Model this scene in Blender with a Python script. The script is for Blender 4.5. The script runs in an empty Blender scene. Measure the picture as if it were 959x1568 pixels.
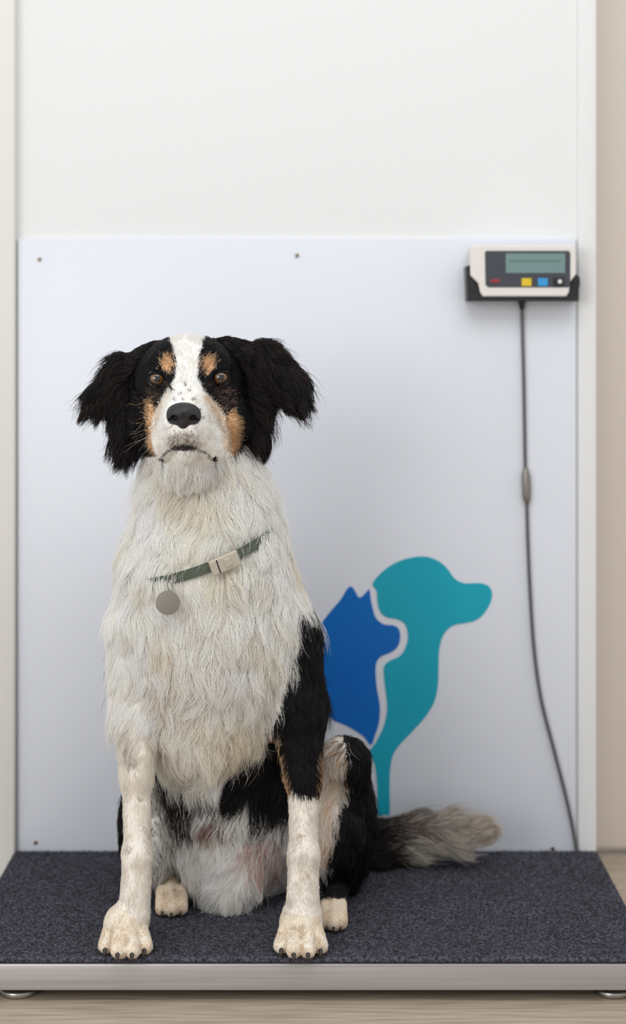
import bpy, bmesh, math, random
import numpy as np
from mathutils import Vector, kdtree
from mathutils.bvhtree import BVHTree
rng = np.random.default_rng(7)
S=0.82; F=2926.0; CX=479.5; HY=490.0; D0=3.0
ZM=0.072*S
CZ=1.0*S+ZM
# ---------- layout helpers: a measured bearing + a true depth -> metres
def T(px,py,d):
    D=(D0+d/1000.0)*S
    return np.array([(px-CX)*D/F, D-D0*S, CZ-(py-HY)*D/F])
def TZ(px,z,d):
    D=(D0+d/1000.0)*S
    return np.array([(px-CX)*D/F, D-D0*S, z])
def R(r,d=80):
    return r*(D0+d/1000.0)*S/F
def inv(P):
    D=P[:,1]+D0*S
    return CX+P[:,0]*F/D, HY+(CZ-P[:,2])*F/D, (D/S-D0)*1000.0
def lin(c):
    c=np.asarray(c,float)/255.0
    return np.where(c<=0.04045,c/12.92,((c+0.055)/1.055)**2.4)
def srgb(*c):
    return tuple(lin(c))+(1.0,)
scene=bpy.context.scene
COL=scene.collection
def link(o,parent=None):
    COL.objects.link(o)
    if parent: o.parent=parent
    return o
def empty(name):
    e=bpy.data.objects.new(name,None); e.empty_display_size=0.05
    return link(e)
# ---------- materials
def mat(name,color,rough=0.5,metal=0.0,spec=0.5,bump=None,coat=0,noise=None,attr=None):
    m=bpy.data.materials.new(name); m.use_nodes=True
    nt=m.node_tree; b=nt.nodes['Principled BSDF']
    b.inputs['Base Color'].default_value=color
    b.inputs['Roughness'].default_value=rough
    b.inputs['Metallic'].default_value=metal
    b.inputs['Specular IOR Level'].default_value=spec
    b.inputs['Coat Weight'].default_value=coat
    tc=nt.nodes.new('ShaderNodeTexCoord')
    if attr:
        a=nt.nodes.new('ShaderNodeAttribute'); a.attribute_name=attr
        nt.links.new(a.outputs['Color'],b.inputs['Base Color'])
    if noise:
        sc,c2,lo,hi,st=noise
        mp=nt.nodes.new('ShaderNodeMapping'); mp.inputs['Scale'].default_value=st
        n=nt.nodes.new('ShaderNodeTexNoise'); n.inputs['Scale'].default_value=sc; n.inputs['Detail'].default_value=5
        r=nt.nodes.new('ShaderNodeValToRGB')
        r.color_ramp.elements[0].position=lo; r.color_ramp.elements[1].position=hi
        r.color_ramp.elements[0].color=color; r.color_ramp.elements[1].color=c2
        nt.links.new(tc.outputs['Object'],mp.inputs[0]); nt.links.new(mp.outputs[0],n.inputs['Vector'])
        nt.links.new(n.outputs['Fac'],r.inputs[0]); nt.links.new(r.outputs[0],b.inputs['Base Color'])
    if bump:
        sc,st,dist=bump
        n=nt.nodes.new('ShaderNodeTexNoise'); n.inputs['Scale'].default_value=sc; n.inputs['Detail'].default_value=4
        bp=nt.nodes.new('ShaderNodeBump'); bp.inputs['Strength'].default_value=st; bp.inputs['Distance'].default_value=dist
        nt.links.new(tc.outputs['Object'],n.inputs['Vector'])
        nt.links.new(n.outputs['Fac'],bp.inputs['Height']); nt.links.new(bp.outputs[0],b.inputs['Normal'])
    return m
def box(name,a,b,m,parent=None,bevel=0,seg=3):
    a=np.array(a,float); b=np.array(b,float)
    lo=np.minimum(a,b); hi=np.maximum(a,b)
    bm=bmesh.new(); bmesh.ops.create_cube(bm,size=1)
    c=(lo+hi)/2; s=hi-lo
    for v in bm.verts: v.co=Vector((c[0]+v.co.x*s[0],c[1]+v.co.y*s[1],c[2]+v.co.z*s[2]))
    if bevel: bmesh.ops.bevel(bm,geom=bm.edges[:],offset=bevel,segments=seg,affect='EDGES',profile=0.5)
    me=bpy.data.meshes.new(name); bm.to_mesh(me); bm.free()
    me.materials.append(m)
    if bevel: 
        for p in me.polygons: p.use_smooth=True
        me.set_sharp_from_angle(angle=math.radians(40))
    return link(bpy.data.objects.new(name,me),parent)
def prism(name,pts,d0,d1,m,parent=None,bevel=0):
    """flat outline extruded along depth from d0(front) to d1"""
    bm=bmesh.new()
    vs=[bm.verts.new(T(x,y,d0)) for x,y in pts]
    y1=(D0+d1/1000)*S-D0*S
    f=bm.faces.new(vs)
    r=bmesh.ops.extrude_face_region(bm,geom=[f])
    for v in r['geom']:
        if isinstance(v,bmesh.types.BMVert): v.co.y=y1
    bmesh.ops.recalc_face_normals(bm,faces=bm.faces[:])
    if bevel:
        yf=T(0,0,d0)[1]
        es=[e for e in bm.edges if all(abs(v.co.y-yf)<1e-6 for v in e.verts)]
        bmesh.ops.bevel(bm,geom=es,offset=bevel,segments=3,affect='EDGES',profile=0.5)
    me=bpy.data.meshes.new(name); bm.to_mesh(me); bm.free(); me.materials.append(m)
    return link(bpy.data.objects.new(name,me),parent)
def catmull(pts,n=6,closed=True):
    P=np.array(pts,float); N=len(P); out=[]
    rngi=range(N) if closed else range(N-1)
    for i in rngi:
        if closed: p0,p1,p2,p3=P[i-1],P[i],P[(i+1)%N],P[(i+2)%N]
        else: p0,p1,p2,p3=P[max(i-1,0)],P[i],P[i+1],P[min(i+2,N-1)]
        for t in np.arange(n)/n:
            out.append(0.5*((2*p1)+(-p0+p2)*t+(2*p0-5*p1+4*p2-p3)*t*t+(-p0+3*p1-3*p2+p3)*t**3))
    if not closed: out.append(P[-1])
    return np.array(out)
def tube(name,pts,r,m,parent=None,closed=False,seg=10,radii=None):
    P=[Vector(p) for p in pts]; N=len(P); bm=bmesh.new(); rings=[]
    for i,p in enumerate(P):
        a=P[(i-1)%N] if (closed or i>0) else p; b=P[(i+1)%N] if (closed or i<N-1) else p
        t=(b-a).normalized()
        up=Vector((0,1,0)) if abs(t.y)<0.9 else Vector((1,0,0))
        u=t.cross(up).normalized(); v=t.cross(u).normalized()
        rr=radii[i] if radii is not None else r
        rings.append([bm.verts.new(p+(u*math.cos(k*2*math.pi/seg)+v*math.sin(k*2*math.pi/seg))*rr) for k in range(seg)])
    for i in range(N if closed else N-1):
        A=rings[i];B=rings[(i+1)%N]
        for k in range(seg): bm.faces.new((A[k],A[(k+1)%seg],B[(k+1)%seg],B[k]))
    if not closed:
        bm.faces.new(rings[0]); bm.faces.new(rings[-1])
    bmesh.ops.recalc_face_normals(bm,faces=bm.faces[:])
    me=bpy.data.meshes.new(name); bm.to_mesh(me); bm.free(); me.materials.append(m)
    for p in me.polygons: p.use_smooth=True
    return link(bpy.data.objects.new(name,me),parent)
def disc(name,c,axis,r,h,m,parent=None,seg=48,bevel=0):
    bm=bmesh.new()
    bmesh.ops.create_cone(bm,cap_ends=True,segments=seg,radius1=r,radius2=r,depth=h)
    if bevel:
        es=[e for e in bm.edges if abs(e.verts[0].co.z-e.verts[1].co.z)<1e-6]
        bmesh.ops.bevel(bm,geom=es,offset=bevel,segments=3,affect='EDGES',profile=0.5)
    q=Vector((0,0,1)).rotation_difference(Vector(axis).normalized())
    for v in bm.verts: v.co=q@v.co+Vector(c)
    me=bpy.data.meshes.new(name); bm.to_mesh(me); bm.free(); me.materials.append(m)
    for p in me.polygons: p.use_smooth=True
    me.set_sharp_from_angle(angle=math.radians(40))
    return link(bpy.data.objects.new(name,me),parent)

# =====================================================  ROOM
m_wall=mat('wall_paint',srgb(230,231,231),0.85,spec=0.2,bump=(140,0.25,0.002))
m_panel=mat('panel_white_laminate',srgb(223,227,235),0.35,spec=0.35)
m_trim=mat('trim_cream',srgb(226,224,218),0.5)
m_door=mat('door_beige',srgb(232,221,209),0.6)
m_floor=mat('floor_vinyl_wood',srgb(192,177,160),0.5,noise=(9,srgb(160,143,126),0.35,0.7,(1.0,14,1)))
YW=T(0,0,620)[1]
zc=2.75
xr=T(912,0,620)[0]
box('wall_back',(-2.2,YW,0),(xr,YW+0.14,zc),m_wall)
YD=T(0,0,830)[1]
box('door_1',(xr-0.10,YD,0.012),(xr+1.0,YD+0.04,2.2),m_door,bevel=0.002)
box('wall_right',(xr+1.0,YD,0),(xr+2.2,YD+0.1,zc),m_wall)
box('floor',(-2.2,-4,-0.05),(3.0,YD+0.6,0),m_floor)
xa=T(23,0,600)[0]
box('trim_1',(xa-0.10,T(0,0,596)[1],0),(xa,YW,zc-0.2),m_trim,bevel=0.003)
x0=T(886,0,612)[0]
box('trim_2',(x0,T(0,0,611)[1],0),(xr+0.001,YW,zc-0.2),m_wall,bevel=0.002)
panel=empty('wall_panel')
ya=T(0,0,612)[1]
box('sheet',(T(27,0,612)[0],ya,0.03),(T(882,0,612)[0],YW,T(0,366,612)[2]),m_panel,panel,bevel=0.0005,seg=2)
m_steel=mat('steel',srgb(175,172,168),0.3,1.0)
m_screw=mat('screw_brass',srgb(165,150,130),0.35,0.9)
m_black=mat('black_plastic',srgb(24,24,26),0.4)
for x,y in((60,397),(455,391),(54,1290),(847,1299)):
    c=T(x,y,611); disc('screw',c,(0,-1,0),0.0032,0.003,m_screw,panel,24,0.0008)
    disc('screw_recess',c+np.array([0,-0.0016,0]),(0,-1,0),0.0013,0.0004,m_black,panel,12)
logo=empty('pet_logo_wall_decal')
dogL=[(571,893),(590,872),(615,858),(645,852),(668,857),(684,869),(697,886),(712,893),(735,893),(748,897),(754,907),(752,922),(743,938),(731,949),(715,954),(697,957),(685,965),(677,978),(673,997),(672,1022),(671,1050),(665,1076),(650,1100),(630,1122),(612,1141),(602,1157),(598,1178),(597,1210),(597,1246),(590,1247),(579,1246),(578,1205),(574,1170),(566,1152),(575,1138),(588,1112),(593,1082),(589,1045),(588,1022),(597,1012),(612,1005),(621,992),(625,975),(621,957),(610,949),(592,945),(582,936),(578,920),(577,905)]
catL=[(486,968),(495,951),(510,932),(522,918),(531,903),(538,898),(544,905),(549,914),(554,914),(561,907),(566,903),(568,916),(571,931),(576,946),(588,956),(604,958),(612,965),(613,979),(608,992),(597,1000),(583,1006),(576,1019),(577,1050),(582,1080),(581,1105),(575,1125),(568,1141),(556,1127),(532,1112),(505,1098),(488,1060),(481,1015)]
m_teal=mat('decal_teal',srgb(36,174,192),0.45,spec=0.25,noise=(2.0,srgb(18,158,182),0.3,0.7,(1,1,1)))
m_blue=mat('decal_blue',srgb(4,112,188),0.45,spec=0.25,noise=(2.5,srgb(4,98,184),0.3,0.7,(1,1,1)))
prism('dog_silhouette',catmull(dogL,4),611.0,612.2,m_teal,logo)
prism('cat_silhouette',catmull(catL,4),611.0,612.2,m_blue,logo)

# =====================================================  SCALE PLATFORM
plat=empty('pet_scale_platform')
m_frame=mat('brushed_steel',srgb(190,188,187),0.42,0.6,noise=(3,srgb(172,169,167),0.3,0.7,(1,60,60)))
m_mat=mat('carpet_charcoal',srgb(52,53,60),0.95,spec=0.1,noise=(230,srgb(104,105,116),0.38,0.66,(1,1,1)),bump=(420,0.9,0.004))
PX0=-0.462;PX1=0.4395;PY0=0.0;PY1=0.492
zt=ZM-0.008; zb=zt-0.036
box('frame_front',(PX0,PY0+0.001,zb),(PX1,PY0+0.03,zt-0.001),m_frame,plat,bevel=0.0025)
box('frame_back',(PX0,PY1-0.03,zb),(PX1,PY1,zt-0.001),m_frame,plat,bevel=0.0025)
box('frame_left',(PX0,PY0+0.03,zb),(PX0+0.03,PY1-0.03,zt-0.001),m_frame,plat,bevel=0.002)
box('frame_right',(PX1-0.03,PY0+0.03,zb),(PX1,PY1-0.03,zt-0.001),m_frame,plat,bevel=0.002)
box('deck',(PX0+0.01,PY0+0.01,zt-0.012),(PX1-0.01,PY1-0.01,zt-0.0005),m_black,plat)
box('underside_shade_box',(PX0+0.08,PY0+0.05,0.003),(PX1-0.08,PY0+0.12,zt-0.010),m_black,plat)  # black box added under the deck to make the shaded band there darker
box('carpet_mat',(PX0,PY0-0.001,zt),(PX1,PY1,ZM),m_mat,plat,bevel=0.0035,seg=4)
for x in (T(25,0,20)[0],T(943,0,20)[0]):
    for y in (0.035,PY1-0.04):
        disc('foot_pad',(x,y,0.0045),(0,0,1),0.025,0.009,m_steel,plat,48,0.003)
        disc('foot_nut',(x,y,0.0115),(0,0,1),0.012,0.005,m_steel,plat,6)
        disc('foot_stem',(x,y,0.016),(0,0,1),0.005,0.02,m_steel,plat,20)
def hair_obj(name,pts,rad,cols,material,parent):
    n,k,_=pts.shape
    hc=bpy.data.hair_curves.new(name)
    hc.add_curves([k]*n)
    a=hc.attributes.get('position') or hc.attributes.new('position','FLOAT_VECTOR','POINT')
    a.data.foreach_set('vector',pts.astype(np.float32).ravel())
    r=hc.attributes.get('radius') or hc.attributes.new('radius','FLOAT','POINT')
    r.data.foreach_set('value',rad.astype(np.float32).ravel())
    c=hc.attributes.new('fur_color','FLOAT_COLOR','CURVE')
    cc=np.ones((n,4),np.float32); cc[:,:3]=cols
    c.data.foreach_set('color',cc.ravel())
    hc.materials.append(material)
    return link(bpy.data.objects.new(name,hc),parent)
m_pile=mat('carpet_pile',srgb(60,60,70),0.9,spec=0.1,attr='fur_color')
n=60000
rx=rng.uniform(PX0+0.003,PX1-0.003,n); ry=rng.uniform(PY0,PY1-0.003,n)
base=np.stack([rx,ry,np.full(n,ZM-0.001)],1)
dirn=rng.normal(0,0.0016,(n,3)); dirn[:,2]=rng.uniform(0.0015,0.0034,n)
pts=np.stack([base,base+dirn*0.6,base+dirn*[1.6,1.6,1.0]],1)
g=rng.uniform(0,1,n)**1.5
cols=lin(np.array([[52,52,57]])+g[:,None]*np.array([[68,67,73]]))
hair_obj('carpet_pile',pts,np.tile(np.array([0.00045,0.0004,0.0002]),(n,1)),cols,m_pile,plat)

# =====================================================  DISPLAY
disp=empty('scale_display')
m_case=mat('case_silver_white',srgb(226,222,216),0.4)
m_face=mat('display_face',srgb(62,66,74),0.35)
m_lcd=mat('lcd_glass',srgb(112,140,138),0.15,coat=0.4)
m_yel=mat('button_yellow',srgb(222,190,40),0.4); m_blu=mat('button_blue',srgb(50,150,215),0.4); m_red=mat('label_red',srgb(170,50,60),0.4); m_wh=mat('label_white',srgb(225,225,225),0.5)
case=[(724,375),(880,375),(883,379),(883,420),(874,432),(872,448),(868,454),(740,454),(736,448),(733,434),(721,422),(720,379)]
prism('case',case,555,600,m_case,disp,bevel=0.0025)
prism('face',[(745,384),(871,384),(874,387),(874,437),(871,440),(748,440),(744,436),(743,387)],553.5,556,m_face,disp,bevel=0.0006)
prism('lcd',[(775,388),(866,388),(866,418),(775,418)],552.5,554,m_lcd,disp)
m_seg=mat('lcd_segment',srgb(92,118,116),0.4)
prism('lcd_digits',[(781,398),(860,398),(860,401),(781,401)],552.2,552.6,m_seg,disp)
def rb(name,cx,cy,w,h,m): 
    prism(name,[(cx-w,cy-h),(cx+w,cy-h),(cx+w,cy+h),(cx-w,cy+h)],551.5,554,m,disp,bevel=0.0005)
rb('button_yellow',807,432,7.5,6,m_yel); rb('button_blue',832,432,7.5,6,m_blu); rb('button_black',856,432,8,7,m_black)
disc('button_ring',T(858,431,551),(0,-1,0),0.0032,0.001,m_wh,disp,24)
for dx in(-5,0,5): rb('label_red',759+dx,430,1.8,3.2-abs(dx)*0.2,m_red)
prism('bracket',[(716,452),(886,455),(885,461),(717,461)],560,612,m_black,disp,bevel=0.001)
prism('bracket_arm_left',[(714,408),(719,406),(722,424),(731,436),(736,452),(736,461),(716,461)],562,612,m_black,disp,bevel=0.001)
prism('bracket_arm_right',[(876,432),(884,420),(888,424),(887,461),(870,461),(871,450)],562,612,m_black,disp,bevel=0.001)
prism('mount_plate',[(735,392),(868,392),(868,455),(735,455)],599,612,m_black,disp)
disc('knob_left',T(718,425,590),(1,0,0),0.008,0.006,m_black,disp,24,0.001)
disc('knob_right',T(885,432,590),(1,0,0),0.008,0.006,m_black,disp,24,0.001)
m_cable=mat('cable_grey',srgb(92,92,94),0.5)
cab=catmull([(799,458),(801,520),(803,600),(805,720),(807,765),(809,830),(812,900),(818,990),(829,1070),(848,1145),(866,1215),(877,1265),(883,1300),(885,1318)],6,False)
ck=[T(x,y,604) for x,y in cab]
tube('cable',ck,R(2.7,600),m_cable,disp)
cc=[T(x,y,603) for x,y in((805,715),(805.5,722),(806,730),(807,745),(807,757),(807.5,765),(808,772))]
tube('cable_connector',cc,1,mat('connector_metal',srgb(140,135,128),0.35,0.6),disp,radii=[R(x,600) for x in(3,5.5,7,7,7,6,3)],seg=16)
tube('strain_relief',[T(799,455,603),T(799.5,466,603),T(800,474,603)],1,m_black,disp,radii=[R(6,600),R(5,600),R(3.2,600)])

# =====================================================  DOG : implicit surface
class Pr: pass
def cap(lab,a,b,k=12,sy=1.0,sub=False):
    p=Pr(); p.t='c'; p.lab=lab; p.k=k*0.001; p.sy=sy; p.sub=sub
    p.A=T(*a[:3]) if not isinstance(a[0],np.ndarray) else a[0]
    p.B=T(*b[:3]) if not isinstance(b[0],np.ndarray) else b[0]
    p.ra=R(a[3],a[2]) if not isinstance(a[0],np.ndarray) else a[1]
    p.rb=R(b[3],b[2]) if not isinstance(b[0],np.ndarray) else b[1]
    m=max(p.ra,p.rb); p.lo=np.minimum(p.A,p.B)-m; p.hi=np.maximum(p.A,p.B)+m
    return p
def ell(lab,c,r,k=12,sub=False,rot=0.0):
    p=Pr(); p.t='e'; p.lab=lab; p.k=k*0.001; p.sub=sub
    p.C=T(*c) if not isinstance(c,np.ndarray) else c
    d=c[2] if not isinstance(c,np.ndarray) else 40
    p.r=np.array([R(r[0],d),R(r[1],d),R(r[2],d)]); p.rot=math.radians(rot)
    m=p.r.max(); p.lo=p.C-m; p.hi=p.C+m
    return p
def ev(p,X):
    if p.t=='c':
        s=np.array([1,p.sy,1]); q=(X-p.A)*s; ab=(p.B-p.A)*s
        L=max(float(ab@ab),1e-12); t=np.clip((q@ab)/L,0,1)
        return np.sqrt(((q-t[...,None]*ab)**2).sum(-1))-(p.ra+(p.rb-p.ra)*t)
    q=X-p.C
    if p.rot:
        c,s=math.cos(p.rot),math.sin(p.rot)
        q=np.stack([q[...,0]*c+q[...,2]*s,q[...,1],-q[...,0]*s+q[...,2]*c],-1)
    k0=np.sqrt(((q/p.r)**2).sum(-1)); k1=np.sqrt(((q/p.r**2)**2).sum(-1))+1e-9
    return k0*(k0-1)/k1
def comb(v,d,p):
    k=p.k
    if p.sub:
        h=np.clip(0.5-0.5*(v+d)/k,0,1); return v*(1-h)+(-d)*h+k*h*(1-h)
    h=np.clip(0.5+0.5*(v-d)/k,0,1); return v*(1-h)+d*h-k*h*(1-h)
def field(prims,X):
    v=np.full(X.shape[:-1],1.0)
    for p in prims: v=comb(v,ev(p,X),p)
    return v
def surf_d(prims,px,py,d0=-200,d1=400):
    ds=np.linspace(d0,d1,1200); X=np.array([T(px,py,d) for d in ds]); v=field(prims,X)
    i=np.argmax(v<0); return ds[i]
def grid_mesh(prims,h,pad=0.01):
    adds=[p for p in prims if not p.sub]
    lo=np.min([p.lo for p in adds],0)-pad; hi=np.max([p.hi for p in adds],0)+pad
    n=np.ceil((hi-lo)/h).astype(int)+1
    V=np.full(n,0.08,np.float32)
    for p in prims:
        m=0.045 if not p.sub else 0.02
        i0=np.clip(np.floor((p.lo-m-lo)/h).astype(int),0,n); i1=np.clip(np.ceil((p.hi+m-lo)/h).astype(int)+1,0,n)
        xs=[lo[a]+h*np.arange(i0[a],i1[a]) for a in range(3)]
        X=np.stack(np.meshgrid(*xs,indexing='ij'),-1)
        sl=tuple(slice(i0[a],i1[a]) for a in range(3))
        V[sl]=comb(V[sl],ev(p,X),p)
    return nets(V,lo,h)
def nets(v,o,h):
    s=v<0; nx,ny,nz=v.shape
    cs=np.zeros((nx-1,ny-1,nz-1),np.int8)
    for a in(0,1):
        for b in(0,1):
            for c in(0,1): cs+=s[a:nx-1+a,b:ny-1+b,c:nz-1+c]
    act=(cs>0)&(cs<8)
    idx=np.full(act.shape,-1,np.int64); cells=np.argwhere(act); idx[act]=np.arange(len(cells))
    acc=np.zeros((len(cells),3)); cnt=np.zeros(len(cells))
    for ax in range(3):
        for a in(0,1):
            for b in(0,1):
                c0=np.zeros(3,int); o2=[i for i in range(3) if i!=ax]; c0[o2[0]]=a; c0[o2[1]]=b
                c1=c0.copy(); c1[ax]=1
                i0=cells+c0; i1=cells+c1
                v0=v[i0[:,0],i0[:,1],i0[:,2]]; v1=v[i1[:,0],i1[:,1],i1[:,2]]
                cr=(v0<0)!=(v1<0); t=np.where(cr,v0/np.where(cr,v0-v1,1),0)
                acc+=np.where(cr[:,None],c0+t[:,None]*(c1-c0),0); cnt+=cr
    P=o+h*(cells+acc/cnt[:,None])
    Fs=[]
    for ax in range(3):
        u=(ax+1)%3; w=(ax+2)%3
        a=[slice(None)]*3; b=[slice(None)]*3
        a[ax]=slice(0,-1); b[ax]=slice(1,None)
        sa=s[tuple(a)]; sb=s[tuple(b)]
        for m,flip in(((sa&~sb),False),((~sa&sb),True)):
            e=np.argwhere(m); e=e[(e[:,u]>0)&(e[:,w]>0)&(e[:,u]<v.shape[u]-1)&(e[:,w]<v.shape[w]-1)]
            q=[]
            for du,dw in((-1,-1),(0,-1),(0,0),(-1,0)):
                c=e.copy(); c[:,u]+=du; c[:,w]+=dw; q.append(idx[c[:,0],c[:,1],c[:,2]])
            if flip: q=q[::-1]
            Fs.append(np.stack(q,1))
    return P,np.concatenate(Fs)
def np_mesh(name,P,Q,m,parent,cols=None):
    me=bpy.data.meshes.new(name)
    me.vertices.add(len(P)); me.vertices.foreach_set('co',P.astype(np.float32).ravel())
    me.loops.add(len(Q)*4); me.loops.foreach_set('vertex_index',Q.astype(np.int32).ravel())
    me.polygons.add(len(Q)); me.polygons.foreach_set('loop_start',np.arange(0,len(Q)*4,4,dtype=np.int32))
    me.polygons.foreach_set('loop_total',np.full(len(Q),4,np.int32))
    me.update(calc_edges=True); me.validate()
    me.polygons.foreach_set('use_smooth',np.ones(len(me.polygons),bool))
    if cols is not None:
        a=me.color_attributes.new('fur_color','FLOAT_COLOR','POINT')
        c=np.ones((len(P),4),np.float32); c[:,:3]=cols; a.data.foreach_set('color',c.ravel())
    me.materials.append(m)
    return link(bpy.data.objects.new(name,me),parent)

head=[
 ell('skull',(289,592,125),(84,88,74),12),
 ell('skull',(288,560,95),(62,62,46),14),
 cap('skull',(243,640,95,42),(250,670,110,38),14),
 cap('skull',(337,640,95,44),(335,675,110,38),14),
 cap('skull',(249,560,56,19),(262,552,60,18),14),
 cap('skull',(330,558,56,19),(316,551,60,18),14),
 cap('muzz',(287,600,45,40),(283,642,-22,30),14),
 cap('muzz',(287,645,40,48),(284,652,-18,35),12),
 cap('muzz',(266,662,-10,24),(249,680,25,25),8),
 cap('muzz',(302,662,-10,24),(323,682,25,26),8),
 cap('jaw',(286,690,2,19),(288,702,60,34),3),
 cap('jaw',(288,700,50,34),(298,712,110,60),14),
 # ears
 cap('earL',(238,548,130,24),(196,578,140,32),10,1.7),
 cap('earL',(196,578,140,32),(150,614,135,18),10,1.8),
 cap('earL',(205,590,140,32),(198,672,130,24),10,1.8),
 cap('earR',(345,540,130,24),(402,560,140,32),10,1.7),
 cap('earR',(402,560,140,32),(446,590,130,22),10,1.8),
 cap('earR',(440,592,130,22),(457,616,118,11),10,1.8),
 cap('earR',(385,590,140,32),(390,668,130,20),10,1.8),
]
EY=[(240,580),(338,578)]
eyed=[surf_d(head,x,y) for x,y in EY]
for (x,y),d in zip(EY,eyed):
    head.append(ell('skull',(x,y,d),(13,16,10.5),3,sub=True))
nose_d=surf_d(head,281,636)
print('eye d',eyed,'nose d',nose_d)

body=[
 cap('neck',(304,702,150,72),(314,760,160,90),20),
 cap('neck',(314,760,160,90),(318,800,160,98),20),
 cap('neck',(318,800,160,98),(316,875,158,120),20),
 cap('chest',(316,875,155,118),(326,960,160,126),30),
 cap('chest',(326,960,160,126),(324,1060,180,110),30),
 cap('chest',(320,1030,130,92),(310,1120,125,48),25),
 cap('torso',(335,1040,230,118),(355,1200,330,108),30),
 cap('torso',(355,1200,330,108),(370,1262,390,105),30),
 cap('belly',(340,1180,240,70),(345,1300,270,62),25),
 cap('belly',(345,1300,260,58),(350,1350,240,42),25),
 # forelegs
 cap('legL',(222,960,130,56),(212,1090,110,38),25),
 cap('legL',(212,1090,110,36),(209,1190,85,22),14),
 cap('legL',(209,1190,85,21),(210,1310,60,19),12),
 cap('legL',(210,1310,60,21),(206,1395,50,23),12),
 cap('legR',(425,960,140,56),(455,1080,120,42),25),
 cap('legR',(455,1080,120,40),(465,1190,90,25),14),
 cap('legR',(465,1190,90,23),(465,1310,60,20),12),
 cap('legR',(465,1310,60,22),(464,1395,50,25),12),
 # thighs
 ell('thighR',(515,1255,330),(56,105,95),20),
 cap('thighR',(505,1220,330,50),(527,1160,235,30),25),
 cap('thighR',(530,1165,245,28),(524,1330,330,28),20),
 ell('thighL',(238,1262,330),(50,105,80),20),
 cap('thighL',(250,1240,320,48),(228,1190,235,30),25),
]
zp=ZM
def paw(lab,cx):
    body.append(ell(lab,TZ(cx,zp+0.030,55),(33,42,30),12))
    body.append(ell(lab,TZ(cx,zp+0.014,50),(34,40,15),8))
    tips=[]
    for o,dd in((-30,12),(-11,-10),(11,-10),(30,10)):
        a=TZ(cx+o*0.7,zp+0.030,38+dd*.5); b=TZ(cx+o,zp+0.0115,0+dd)
        body.append(cap(lab,(a,R(11)),(b,R(12)),1.2)); tips.append(b)
    return tips
tipsL=paw('pawL',192); tipsR=paw('pawR',461)
tipsH=[]
for lab,pxs,dt,heel in(('hfR',(501,511,521),120,(523,330)),('hfL',(249,263,277),195,(262,340))):
    cx=pxs[1]
    body.append(cap(lab,(TZ(cx,zp+0.022,dt+55),R(16)),(TZ(heel[0],zp+0.028,heel[1]),R(20)),10))
    for i,x in enumerate(pxs):
        dd=0 if i==1 else 8
        b=TZ(x,zp+0.012,dt+dd); tipsH.append(b)
        body.append(cap(lab,(TZ(x,zp+0.024,dt+45+dd),R(11)),(b,R(11.5)),1.5))
tl=[(470,1310,470,34),(560,1298,500,24),(630,1284,500,21),(690,1276,490,19),(722,1272,480,14)]
for a,b in zip(tl[:-1],tl[1:]): body.append(cap('tail',a,b,14))

dog=empty('dog')
HP,HQ=grid_mesh(head,0.0016)
BP,BQ=grid_mesh(body,0.003)
BP[:,2]=np.maximum(BP[:,2],np.where(BP[:,1]>-0.005,ZM+0.0005,-9))
print('head',len(HP),'body',len(BP))

# ---------- colour of the coat
def inpoly(x,y,poly):
    P=np.array(poly,float); r=np.zeros(x.shape,bool); j=len(P)-1
    for i in range(len(P)):
        xi,yi=P[i];xj,yj=P[j]
        c=((yi>y)!=(yj>y))&(x<(xj-xi)*(y-yi)/((yj-yi) if yj!=yi else 1e-9)+xi); r^=c; j=i
    return r
def el(x,y,cx,cy,rx,ry): return ((x-cx)/rx)**2+((y-cy)/ry)**2<1
WHITE=np.array([254,252,247.]); BLACK=np.array([24,22,25.]); TAN=np.array([222,186,146.]); DK=np.array([66,54,48.])
blaze=[(250,480),(322,480),(315,515),(304,545),(302,580),(316,604),(334,622),(344,640),(350,662),(352,690),(356,712),(370,800),(200,800),(222,715),(240,700),(233,680),(231,655),(237,632),(252,604),(268,580),(270,552),(258,515)]
def labels(prims,X):
    best=np.full(len(X),9.0); lab=np.zeros(len(X),int)
    names=sorted(set(p.lab for p in prims))
    for p in prims:
        if p.sub: continue
        d=ev(p,X); m=d<best; best=np.where(m,d,best); lab=np.where(m,names.index(p.lab),lab)
    return np.array(names)[lab]
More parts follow.
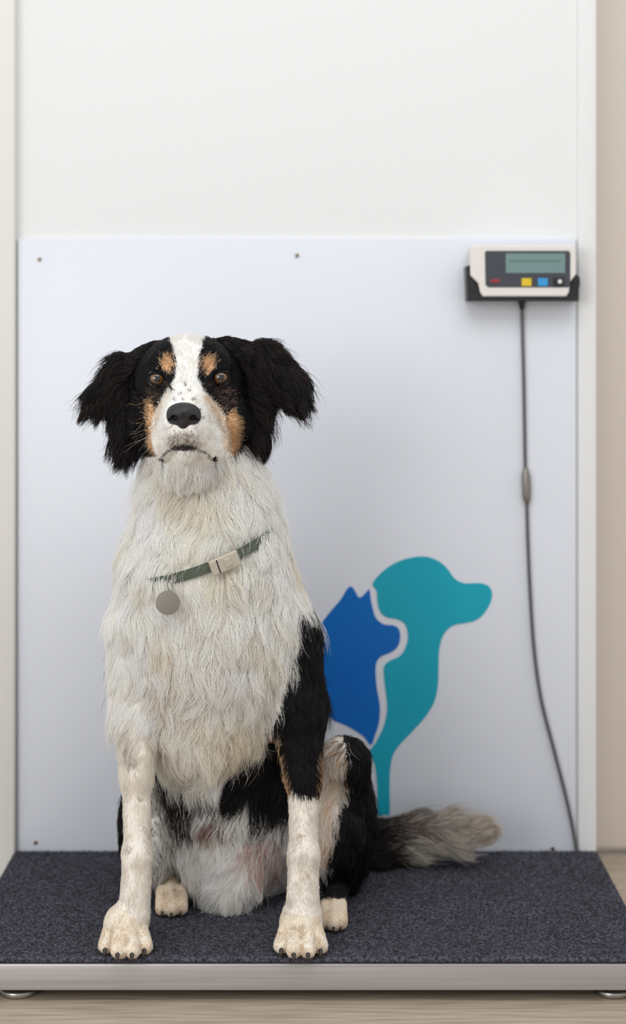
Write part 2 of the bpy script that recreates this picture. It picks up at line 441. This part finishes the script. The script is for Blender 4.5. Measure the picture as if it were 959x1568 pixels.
def paint_head(P,lab,j=2.5):
    x,y,d=inv(P); n=len(x); x=x+rng.normal(0,j,n); y=y+rng.normal(0,j,n); u=rng.uniform(0,1,n)
    c=np.tile(BLACK,(n,1)); front=d<140
    face=np.isin(lab,['skull','muzz','jaw'])
    def put(m,col): c[m&face]=col
    put((y>700)&(x>205)&(x<352)&(d<170),WHITE)
    xs=x+rng.normal(0,3,n); ys=y+rng.normal(0,3,n)
    put(inpoly(xs,y,[(224,612),(230,608),(238,625),(237,660),(240,692),(234,698),(226,680)])&front,TAN)
    put(inpoly(xs,y,[(346,640),(356,624),(366,640),(369,668),(362,694),(352,702),(346,690),(348,662)])&front,TAN)
    put(el(xs,ys,257,557,10,14)&front,TAN); put(el(xs,ys,318,559,11,15)&front,TAN)
    put(inpoly(xs,ys,[(222,596),(250,598),(246,614),(226,618)])&front&(u<.35),DK*1.7); put(inpoly(xs,ys,[(322,598),(356,592),(364,620),(340,626)])&front&(u<.4),DK*2.0)
    put(inpoly(x,y,blaze)&front,WHITE)
    mt=front&inpoly(xs,y,[(308,606),(320,606),(346,636),(352,690),(343,692),(338,655)])&(u<.65); put(mt,TAN*0.6+WHITE*0.4)
    mt=front&inpoly(xs,y,[(262,595),(250,606),(236,632),(232,668),(238,668),(243,636)])&(u<.4); put(mt,TAN*0.6+WHITE*0.4)
    for ex,ey in EY: put(el(x,y,ex,ey,18,14)&front,BLACK)
    put(inpoly(x,y,[(248,582),(262,590),(268,600),(255,594)])&front,DK)
    put(inpoly(x,y,[(330,582),(316,589),(309,598),(322,592)])&front,DK)
    # lips : short grey hair under the nose fading out
    put(inpoly(xs,ys,[(256,680),(262,668),(270,661),(292,661),(301,668),(307,680),(302,688),(283,686),(262,688)])&front&(u<.5),np.array([160,148,140]))
    put(inpoly(x,y,[(264,686),(272,681),(283,679),(295,681),(302,686),(298,688),(283,688),(268,688)])&front,np.array([74,66,63]))
    ml=catmull([(247,702),(255,692),(268,687),(283,689),(298,687),(313,692),(325,701),(334,705)],6,False)
    dm=np.min(np.hypot(x[:,None]-ml[None,:,0],y[:,None]-ml[None,:,1]),1)
    put((dm<1.5)&front&(u<.7),BLACK*2.8); put(el(x,y,330,702,5,3.5)&front,BLACK); put(el(x,y,247,703,3,3)&front,BLACK)
    for fx,fy in((262,600),(276,604),(290,598),(296,612),(268,612),(284,590),(303,628),(262,652),(300,655),(310,640),(280,612)):
        put(el(x,y,fx,fy,2.2,2.2)&front&(u<.6),np.array([140,125,118]))
    return lin(c)
def smooth_noise(X,f,seed):
    r=np.random.default_rng(seed); o=np.zeros((len(X),3))
    for i in range(5):
        k=r.normal(0,1,(3,3))*f*(0.6+0.4*i); ph=r.uniform(0,6.28,3); o+=np.sin(X@k+ph)/(1+0.4*i)
    return o/2.2
chestw=[(150,600),(440,600),(436,770),(460,830),(474,880),(462,930),(458,985),(440,1040),(432,1085),(412,1100),(400,1135),(372,1160),(345,1190),(325,1212),(290,1205),(262,1180),(246,1150),(236,1200),(150,1200)]
def paint_body(P,lab,j=4):
    x,y,d=inv(P); n=len(x); x=x+rng.normal(0,j,n); y=y+rng.normal(0,j,n); u=rng.uniform(0,1,n)
    c=np.tile(BLACK,(n,1))
    tr=np.isin(lab,['neck','chest','torso','belly'])
    w=tr&inpoly(x,y,chestw)&(d<215); c[w]=WHITE
    ruff=tr&(y<900)&(d<260)&(x>175); c[ruff&(x<440)]=WHITE
    nz_=smooth_noise(P,26,21); a=np.clip(nz_[:,0]*0.4+0.1,0,0.45)[:,None]
    wm=c[:,0]>200; c[wm]=(c*(1-a)+np.array([238,226,206])*a)[wm]  # warm noise tint painted into the white fur in place of shading
    sh=tr&el(x,y,235,1030,45,60)&(u<.15); c[sh]=np.array([228,212,190])
    b=tr&(y>1222); c[b&((u<0.9)|(y>1270))]=WHITE; c[b&el(x,y,402,1295,34,40)&(u<0.5)]=np.array([226,196,186])
    c[b&el(x,y,330,1258,24,14)&(u<.6)]=np.array([165,128,112])
    c[b&inpoly(x,y,[(262,1225),(298,1243),(288,1262),(262,1250)])]=DK
    c[tr&inpoly(x,y,[(372,1150),(445,1110),(445,1235),(400,1245),(378,1215)])]=BLACK
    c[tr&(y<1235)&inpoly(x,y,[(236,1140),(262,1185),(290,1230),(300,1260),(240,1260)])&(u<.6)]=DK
    LW=np.array([242,237,229.])
    L=lab=='legL'; c[L]=LW; c[L&(y<1120)]=WHITE; c[L&(d>150)&(x<200)]=BLACK
    for fx,fy,a_,bq in((197,1140,4,10),(203,1165,5,8),(190,1225,3,3),(213,1222,3,4),(196,1300,4,5),(220,1270,3,4)): c[L&el(x,y,fx,fy,a_,bq)&(d<120)&(u<.6)]=np.array([175,165,156])
    Rr=lab=='legR'; c[Rr]=LW; c[Rr&(y<1120)]=WHITE
    c[Rr&inpoly(x,y,[(440,1040),(462,925),(560,900),(560,1222),(488,1221),(455,1219),(442,1205),(434,1160),(425,1100)])]=BLACK
    c[Rr&inpoly(x,y,[(408,1100),(422,1095),(438,1160),(446,1215),(436,1210),(420,1150)])&(u<.8)]=TAN
    c[Rr&inpoly(x,y,[(487,1150),(500,1140),(500,1225),(487,1222)])&(u<.8)]=TAN*0.9
    for fx,fy,a_,bq in((462,1282,5,4),(472,1340,4,3)): c[Rr&el(x,y,fx,fy,a_,bq)&(d<120)&(u<.7)]=np.array([200,174,146])
    tR=lab=='thighR'
    st=tR&inpoly(x,y,[(495,1132),(524,1126),(532,1150),(526,1210),(516,1260),(506,1320),(480,1330),(470,1240)])
    c[st]=WHITE*0.98; c[st&(u<0.25)]=np.array([230,196,160])
    tL=lab=='thighL'; c[tL&(x>222)]=WHITE*0.96; c[tL&(u<0.12)]=DK
    for l in('pawL','pawR'): c[lab==l]=np.array([238,229,214])
    pt=np.isin(lab,['pawL','pawR'])&(u<.3)&(y>1420); c[pt]=np.array([224,204,176])
    for l in('hfR','hfL'): c[lab==l]=np.array([236,220,198])
    c[(lab=='hfR')&((d>210)|(y<1376))]=BLACK
    t=lab=='tail'; g=np.clip((x-590)/80,0,1)
    ct=(1-g)[:,None]*np.array([78,62,54])+g[:,None]*np.array([202,192,181])
    ct=np.where((((y>1286)&(u<0.8)&(x>600))|(u<.18))[:,None],np.array([234,227,217]),ct); c[t]=ct[t]
    c[t&(x<580)&(u<.8)]=BLACK
    return lin(c)
hl=labels(head,HP); bl=labels(body,BP)
m_skin=mat('dog_skin_undercoat',srgb(120,110,100),0.85,spec=0.1,attr='fur_color')
hc_=paint_head(HP,hl,0.6); bc_=paint_body(BP,bl,1.0)
ho=np_mesh('head',HP,HQ,m_skin,dog,hc_*0.95)
bo=np_mesh('body',BP,BQ,m_skin,dog,bc_*0.95)
bvh=BVHTree.FromPolygons([tuple(p) for p in BP],[tuple(int(i) for i in q) for q in BQ])

# ---------- collar
C=T(318,836,150)
def dirv(dx,dy,dd): return Vector(T(318+dx,836+dy,150+dd)-C)
u=dirv(100,-34,0).normalized(); v=dirv(0,-24,106).normalized()
ring=[]
for i in range(96):
    a=i*2*math.pi/96; dr=(u*math.cos(a)+v*math.sin(a))
    hit=bvh.ray_cast(Vector(C)+dr*0.4,-dr)
    fr=max(0.0,-math.sin(a))
    ring.append((hit[0] if hit[0] else Vector(C)+dr*0.09)+dr*(0.003+0.006*fr**2))
ring=[(ring[i-2]+ring[i-1]+ring[i]+ring[(i+1)%96]+ring[(i+2)%96])/5 for i in range(96)]
nrm=u.cross(v).normalized(); nrm=nrm if nrm.z>0 else -nrm
bm=bmesh.new(); rows=[]
for i,p in enumerate(ring):
    o=(p-Vector(C)).normalized(); w=0.0066
    rows.append([bm.verts.new(p+o*a+nrm*b) for a,b in((0.0012,w),(0.0012,-w),(-0.0012,-w),(-0.0012,w))])
for i in range(96):
    A=rows[i];B=rows[(i+1)%96]
    for k in range(4): bm.faces.new((A[k],A[(k+1)%4],B[(k+1)%4],B[k]))
bmesh.ops.recalc_face_normals(bm,faces=bm.faces[:])
me=bpy.data.meshes.new('collar'); bm.to_mesh(me); bm.free()
me.materials.append(mat('collar_olive_webbing',srgb(84,92,80),0.8,bump=(600,0.5,0.002)))
link(bpy.data.objects.new('collar',me),dog)
RG=np.array([list(p) for p in ring]); rgx,rgy,rgd=inv(RG)
def ring_at(px):
    m=np.where(rgd<150)[0]; i=m[np.argmin(abs(rgx[m]-px))]; return ring[i],i
bp_,bi=ring_at(340)
tan_=(ring[(bi+2)%96]-ring[bi-2]).normalized(); tan_=tan_ if tan_.x>0 else -tan_
out_=(bp_-Vector(C)).normalized()
def obox(name,c,ax,ay,az,s,m,bev):
    bm=bmesh.new(); bmesh.ops.create_cube(bm,size=1)
    for w in bm.verts: w.co=Vector((w.co.x*s[0],w.co.y*s[1],w.co.z*s[2]))
    bmesh.ops.bevel(bm,geom=bm.edges[:],offset=bev,segments=3,affect='EDGES',profile=0.5)
    for w in bm.verts: w.co=c+ax*w.co.x+ay*w.co.y+az*w.co.z
    me=bpy.data.meshes.new(name); bm.to_mesh(me); bm.free(); me.materials.append(m)
    return link(bpy.data.objects.new(name,me),dog)
m_buck=mat('buckle_pewter',srgb(190,182,166),0.45,0.3)
az=tan_.cross(out_).normalized(); az=az if az.z>0 else -az
bc=bp_+out_*0.011
obox('collar_buckle',bc,tan_,out_,az,(0.041,0.008,0.021),m_buck,0.0025)
obox('collar_buckle_groove',bc+out_*0.0042-tan_*0.010,tan_,out_,az,(0.0015,0.001,0.018),m_black,0.0003)
obox('collar_buckle_clip',bc+out_*0.004+tan_*0.004,tan_,out_,az,(0.010,0.003,0.012),m_buck,0.0012)
tp,ti=ring_at(263)
tp=tp+(tp-Vector(C)).normalized()*0.014
tp.z+=0.010
rr=[tp+Vector((math.cos(a)*0.0035,-0.002,-0.010+math.sin(a)*0.011)) for a in np.linspace(0,2*math.pi,32,endpoint=False)]
tube('tag_ring',rr,0.0009,m_steel,dog,closed=True)
tc_=tp+Vector((-0.002,-0.014,-0.034))
disc('name_tag',tc_,(0.05,-1,0.15),R(18),0.0016,mat('tag_metal',srgb(128,122,112),0.5,0.4),dog,48,0.0005)

# ---------- eyes, nose, claws
def eye(name,px,py,d,tilt):
    c=T(px,py,d+9); r=R(15,d)
    g=Vector(T(px+0.5,py-2,d-100)-c).normalized()
    bm=bmesh.new(); bmesh.ops.create_uvsphere(bm,u_segments=96,v_segments=96,radius=r)
    q=Vector((0,0,1)).rotation_difference(g)
    me=bpy.data.meshes.new(name)
    cols=[]
    for w in bm.verts:
        a=math.degrees(math.acos(max(-1,min(1,w.co.normalized().z))))
        th=math.atan2(w.co.y,w.co.x)
        if a<22: c3=(5,5,7)
        elif a<42:
            k=0.8+0.25*math.sin(th*23)*math.sin(th*9+1); e=1-abs((a-31)/14)*0.4
            c3=tuple(min(255,z*k*e) for z in(150,98,50))
        elif a<47: c3=(26,16,12)
        else: c3=(60,46,40)
        cols.append(list(lin(c3))+[1])
    for w in bm.verts: w.co=q@w.co+Vector(c)
    bm.to_mesh(me); bm.free()
    at=me.color_attributes.new('fur_color','FLOAT_COLOR','POINT'); at.data.foreach_set('color',np.array(cols,np.float32).ravel())
    for p in me.polygons: p.use_smooth=True
    me.materials.append(m_eye); link(bpy.data.objects.new(name,me),dog)
    pts=[]
    for a in np.linspace(0,2*math.pi,40,endpoint=False):
        ex=12.6*math.cos(a); ez=9.8*math.sin(a)*(0.92 if math.sin(a)>0 else 0.95)
        ex2=ex*(1.15 if ex*tilt>0 else 1.0); ez2=ez-ex*tilt*0.12
        rad=math.hypot(ex2,ez2); dep=math.sqrt(max(0.0,15.6**2-rad**2))
        pts.append(T(px+ex2,py-ez2,d+9-dep*1.0-0.3))
    tube(name+'_lid',pts,R(2.3),m_lid,dog,closed=True,seg=12)
m_eye=mat('eye_amber',srgb(120,80,40),0.25,coat=1.0,attr='fur_color')
m_eye.node_tree.nodes['Principled BSDF'].inputs['Coat Roughness'].default_value=0.03
m_lid=mat('eyelid_black_skin',srgb(10,9,10),0.6,spec=0.2)
eye('eye_left',EY[0][0],EY[0][1],eyed[0],1); eye('eye_right',EY[1][0],EY[1][1],eyed[1],-1)
nd=nose_d
nose=[ell('n',(281,631,nd+6),(25,20,15),4),ell('n',(269,638,nd+6),(14,16,13),4),ell('n',(294,638,nd+6),(14,16,13),4),ell('n',(281,646,nd+6),(11,15,12),4),
 ell('n',(267,640,nd-9),(5.5,9,4.2),1.5,sub=True,rot=-20),ell('n',(295,640,nd-9),(5.5,9,4.2),1.5,sub=True,rot=20),
 ell('n',(260,642,nd-3),(6,6,2),1.5,sub=True,rot=10),ell('n',(302,642,nd-3),(6,6,2),1.5,sub=True,rot=-10),
 cap('n',(281,634,nd-13,1.0),(281.5,662,nd-6,1.2),1.5,sub=True)]
NP_,NQ=grid_mesh(nose,0.0006,0.004)
np_mesh('nose',NP_,NQ,mat('nose_leather',srgb(30,29,32),0.42,bump=(900,0.5,0.001)),dog)
m_claw=mat('claw_dark',srgb(46,40,37),0.4)
def claw(b,s=1.0):
    p=[b+np.array([0,-0.007*s,0.000]),b+np.array([0,-0.012*s,-0.002]),b+np.array([0,-0.016*s,-0.006]),b+np.array([0,-0.018*s,-0.010])]
    tube('claw',p,1,m_claw,dog,radii=[0.0040*s,0.0034*s,0.0025*s,0.0008*s],seg=12)
for b in tipsL+tipsR: claw(b,0.88)
for b in tipsH: claw(b,0.65)

# ---------- fur
def unit(a): return a/(np.linalg.norm(a,axis=-1,keepdims=True)+1e-9)
def vnormals(P,Q):
    n=np.zeros_like(P); fn=np.cross(P[Q[:,2]]-P[Q[:,0]],P[Q[:,3]]-P[Q[:,1]])
    for k in range(4): np.add.at(n,Q[:,k],fn)
    return unit(n),np.linalg.norm(fn,axis=1)*0.5
def sample(P,Q,N,dens):
    vn,ar=vnormals(P,Q); w=ar*dens; w/=w.sum()
    f=rng.choice(len(Q),N,p=w); a=rng.uniform(0,1,(N,1)); b=rng.uniform(0,1,(N,1)); q=Q[f]
    def bl_(A): return (A[q[:,0]]*(1-a)+A[q[:,1]]*a)*(1-b)+(A[q[:,3]]*(1-a)+A[q[:,2]]*a)*b
    return bl_(P),unit(bl_(vn))
def grow(root,nor,flow,L,lift,grav,clump,gsp,wave,K=8,wf=0.85):
    N=len(root); flow=unit(flow-(flow*nor).sum(1,keepdims=True)*nor*0.9)
    flow=unit(flow+rng.normal(0,0.12,(N,3)))
    g=np.array([0,0,-1.0]); pts=np.zeros((N,K,3)); pts[:,0]=root-nor*0.001; p=root.copy()
    for i in range(1,K):
        t=(i-0.5)/(K-1)
        dv=unit(nor*(lift*(1-t)**1.3)[:,None]+flow*(0.35+t)+g*(grav*t)[:,None])
        p=p+dv*(L/(K-1))[:,None]; pts[:,i]=p
    side=unit(np.cross(nor,flow)); ph=smooth_noise(root,45,5)[:,0]*5+rng.normal(0,.3,N)
    tt=np.linspace(0,1,K)
    pts+=side[:,None,:]*((np.sin(ph[:,None]+tt[None]*5.5*wf)-np.sin(ph[:,None]))*tt[None]**0.5*wave[:,None])[...,None]*L[:,None,None]
    near0=None
    fly=rng.uniform(0,1,N)<0.09
    for lev,(gs,cm,md) in enumerate(((gsp*11,0.80,0.035),(gsp,0.28,0.02))):
        ng=max(10,int(N/gs)); gi=rng.choice(N,ng,replace=False)
        kd=kdtree.KDTree(ng)
        jr=root+rng.normal(0,0.0018,root.shape)
        for j,i in enumerate(gi): kd.insert(root[i],j)
        kd.balance()
        near=np.array([kd.find(r)[1] for r in jr]); G=pts[gi[near]].copy()
        if lev==0: near0=near
        dist=np.linalg.norm(G[:,0]-pts[:,0],axis=1)
        w=(tt[None]**1.0)*(clump*cm*rng.uniform(0.7,1.1,N)*(dist<md)*(~fly)*(L[gi[near]]>0.5*L))[:,None]
        sc=np.clip(L/(L[gi[near]]+1e-9),0.5,1.0)
        Gt=G[:,:1]+(G-G[:,:1])*sc[:,None,None]
        pts=pts*(1-w[...,None])+Gt*w[...,None]
    pts[:,:,2]=np.where((pts[:,:,1]>-0.004)&(pts[:,:,2]<ZM+0.0015),ZM+0.0015+0.002*rng.uniform(0,1,(N,1)),pts[:,:,2])
    return pts,near0
def vary(c,near,amt=0.12):
    N=len(c); gv=rng.normal(0,1,near.max()+1)[near]
    s=np.clip(1+amt*0.6*rng.normal(0,1,N)+amt*0.35*gv,0.5,1.3)
    c=c*s[:,None]; return np.clip(c,0.001,0.97)
# --- head
fc=HP[HQ].mean(1); fx,fy,fd=inv(fc); fl=hl[HQ[:,0]]
dens=np.where(np.isin(fl,['muzz','jaw']),2.2,np.where(np.isin(fl,['earL','earR']),1.6,1.5))
dens=np.where(fd>170,dens*0.4,dens)
root,nor=sample(HP,HQ,110000,dens)
x,y,d=inv(root); lab=labels(head,root)
keep=np.ones(len(x),bool)
for ex,ey in EY: keep&=~(el(x,y,ex,ey,15,12)&(d<120))
keep&=~(el(x,y,281,635,24,17)&(d<60)); keep&=~(el(x,y,281,648,13,9)&(d<60))
root,nor,x,y,d,lab=[a[keep] for a in(root,nor,x,y,d,lab)]
N=len(x)
nz=T(281,632,nd-10)
flow=unit(root-nz)
ear=np.isin(lab,['earL','earR']); sgn=np.where(lab=='earL',-1.0,1.0)
ef=np.stack([sgn*0.65,np.full(N,0.0),np.full(N,-0.75)],1)
low=(y>610)&ear; ef[low]=np.stack([sgn*0.22,np.zeros(N),-np.ones(N)],1)[low]
flow=np.where(ear[:,None],ef,flow)
throat=(y>698)&~ear
chin=(y>690)&(y<713)&(x>240)&(x<340)&(d<55)&~ear
flow=np.where(throat[:,None],np.array([0,0.1,-1.0]),flow)
flow+=smooth_noise(root,35,1)*np.where(ear,0.5,0.15)[:,None]
dn=np.hypot(x-281,(y-640))
Lpx=np.clip(4+dn*0.05,4,11)
Lpx=np.where(ear,rng.uniform(16,46,N),Lpx)
Lpx=np.where(ear&(y<560)&(np.abs(x-290)<95),12,Lpx)
sideh=(~ear)&((x<222)|(x>372))&(y>600); Lpx=np.where(sideh,26,Lpx)
Lpx=np.where(throat,rng.uniform(20,42,N),Lpx)
Lpx=np.where(chin,7,Lpx)
lipz=(lab=='muzz')&(y>672); Lpx=np.where(lipz,5,Lpx)
for ex,ey in EY: Lpx=np.where(el(x,y,ex,ey,26,22),np.minimum(Lpx,4),Lpx)
L=R(1)*Lpx*rng.uniform(0.75,1.15,N)
throat&=~chin
lift=np.where(ear,0.5,0.2); lift=np.where(throat,0.4,lift)
long_=ear|throat|sideh
cols=paint_head(root,lab,1.4)
dk=throat&(cols.max(1)<0.2)&(x>205)&(x<352)&(d<150); cols[dk]=lin(WHITE)
pts,near=grow(root,nor,flow,L,lift,np.where(long_,0.4,0.02),np.where(long_,1.0,0.3),16,np.where(long_,0.12,0.02))
brown=ear&(rng.uniform(0,1,N)<0.18); cols[brown]=lin([72,50,41])  # brown strands put the ears' sheen into the fur colour
cols=vary(cols,near,0.12)
tt=np.linspace(0,1,8)
r0=np.where(long_,0.00026,0.00022)
rad=r0[:,None]*(1-tt[None]**2*0.8)
m_fur=mat('dog_fur',srgb(200,200,200),0.42,spec=0.45,attr='fur_color')
nt=m_fur.node_tree; pb=nt.nodes['Principled BSDF']; tb=nt.nodes.new('ShaderNodeBsdfTranslucent'); mx=nt.nodes.new('ShaderNodeMixShader')
at_=[q for q in nt.nodes if q.type=='ATTRIBUTE'][0]; ou=[q for q in nt.nodes if q.type=='OUTPUT_MATERIAL'][0]
nt.links.new(at_.outputs['Color'],tb.inputs['Color']); mx.inputs[0].default_value=0.48
nt.links.new(pb.outputs[0],mx.inputs[1]); nt.links.new(tb.outputs[0],mx.inputs[2]); nt.links.new(mx.outputs[0],ou.inputs['Surface'])
hair_obj('head_fur',pts,rad,cols,m_fur,dog)
# --- body
fc=BP[BQ].mean(1); fx,fy,fd=inv(fc); fl=bl[BQ[:,0]]
vn_,_=vnormals(BP,BQ); fny=vn_[BQ[:,0],1]
dens=np.ones(len(fc)); dens=np.where(np.isin(fl,['legL','legR','pawL','pawR','hfL','hfR']),1.5,dens)
dens=np.where(fd>330,dens*0.35,dens); dens=np.where(fl=='tail',2.0,dens)
dens=np.where((fy<690)&(fl=='neck'),0.1,dens); dens=np.where(fny>0.5,dens*0.35,dens)
root,nor=sample(BP,BQ,250000,dens)
x,y,d=inv(root); lab=labels(body,root)
kd=kdtree.KDTree(96)
for i,p in enumerate(ring): kd.insert(p,i)
kd.balance()
cd=np.empty(len(x)); ab=np.empty(len(x))
for i,p in enumerate(root):
    q,j,dd=kd.find(p); w=Vector(p)-q; ab[i]=w.dot(nrm); cd[i]=dd
front=d<150
vis=front&(x>280)&(x<392)
keep=~((np.abs(ab)<0.006)&(cd<0.03)&vis)
root,nor,x,y,d,lab,cd,ab,vis=[a[keep] for a in(root,nor,x,y,d,lab,cd,ab,vis)]
N=len(x)
flow=np.tile(np.array([0,0.05,-1.0]),(N,1))
tr=np.isin(lab,['neck','chest','torso','belly'])
flow[:,0]+=np.where(tr,np.clip((x-315)/150,-1,1)*np.where(y<900,0.35,-0.25),0)
tail=lab=='tail'; flow[tail]=np.array([1.0,-0.05,0.15])
pawm=np.isin(lab,['pawL','pawR','hfL','hfR']); flow[pawm]=np.array([0,-0.8,-0.5])
th=np.isin(lab,['thighL','thighR']); flow[th]=np.array([0.05,0.25,-1.0])
flow+=smooth_noise(root,20,2)*np.where(tr,0.65,0.2)[:,None]+smooth_noise(root,60,3)*np.where(tr,0.28,0.1)[:,None]
leg=np.isin(lab,['legL','legR'])
Lpx=np.full(N,48.0)
Lpx=np.where(tr,rng.uniform(34,60,N),Lpx); Lpx=np.where(tr&(y>1120)&(d<160),rng.uniform(36,64,N),Lpx)
Lpx=np.where(leg,np.interp(y,[1000,1100,1160,1230,1400],[45,32,18,9,7.5]),Lpx)
back_=leg&(nor[:,1]>0.3); Lpx=np.where(back_,Lpx*1.8,Lpx)
Lpx=np.where(th,30,Lpx); Lpx=np.where(pawm,4.5,Lpx); Lpx=np.where(tail,rng.uniform(36,60,N),Lpx)
Lpx=np.where((lab=='belly')&(y>1260),rng.uniform(26,46,N),Lpx)
m_=vis&(ab>0)&(cd<0.09); Lpx=np.where(m_,np.minimum(Lpx,np.maximum(12,(ab-0.002)/R(1)*rng.uniform(0.9,1.9,N))),Lpx)
L=R(1)*Lpx*rng.uniform(0.7,1.2,N)
lift=np.where(tr,np.clip(0.42+0.22*smooth_noise(root,34,9)[:,1],0.15,0.85),0.38); lift=np.where(leg|pawm,0.18,lift); lift=np.where(tail,0.6,lift)
lg=tr|th|tail|(leg&(Lpx>20))
pts,near=grow(root,nor,flow,L,lift,np.where(tail,0.05,np.where(lg,0.45,0.1)),np.where(lg,1.0,0.3),24,np.where(lg,0.11,0.02))
cols=vary(paint_body(root,lab,3.0),near,0.09)
rad=np.where(lg,0.00027,0.00024)[:,None]*(1-tt[None]**2*0.8)
hair_obj('body_fur',pts,rad,cols,m_fur,dog)
# whiskers
wp=[]
for sx,bx in((-1,258),(1,308)):
    for i in range(7):
        b=T(bx+sx*rng.uniform(-4,12),662+rng.uniform(-8,18),nd+rng.uniform(20,45))
        dv=np.array([sx*rng.uniform(0.5,1),-0.35,rng.uniform(-0.7,0.15)]); dv/=np.linalg.norm(dv); LL=rng.uniform(0.035,0.06)
        wp.append([b+dv*LL*t+np.array([0,0.012,-0.012])*t*t for t in tt])
wp=np.array(wp); hair_obj('whiskers',wp,np.tile(0.00018*(1-tt*0.8),(len(wp),1)),np.tile(lin([225,220,210]),(len(wp),1)),m_fur,dog)

# =====================================================  LIGHT + CAMERA
w=bpy.data.worlds.new('world'); scene.world=w; w.use_nodes=True
w.node_tree.nodes['Background'].inputs[0].default_value=(0.965,0.978,1.0,1); w.node_tree.nodes['Background'].inputs[1].default_value=0.74
def area(name,loc,tgt,sx,sy,e,col=(1,1,1)):
    l=bpy.data.lights.new(name,'AREA'); l.shape='RECTANGLE'; l.size=sx; l.size_y=sy; l.energy=e; l.color=col
    o=bpy.data.objects.new(name,l); o.location=loc
    o.rotation_euler=(Vector(tgt)-Vector(loc)).to_track_quat('-Z','Y').to_euler(); link(o)
area('ceiling_light',(0.2,-1.4,2.6),(0.1,0.1,0.3),1.8,1.2,22,(1,0.995,0.985))
area('window_light',(-2.0,-3.0,1.4),(0.1,0.1,0.45),1.6,1.6,40,(1,0.995,0.985))
cam=bpy.data.cameras.new('camera'); co=bpy.data.objects.new('camera',cam); link(co)
co.location=(0,-D0*S,CZ); co.rotation_euler=(math.pi/2,0,0)
cam.sensor_width=36; cam.lens=F/1568*36; cam.shift_y=-(784-HY)/1568; cam.clip_start=0.05
cam.dof.use_dof=True; cam.dof.focus_distance=(D0+0.03)*S; cam.dof.aperture_fstop=2.6
scene.camera=co
scene.view_settings.view_transform='Standard'
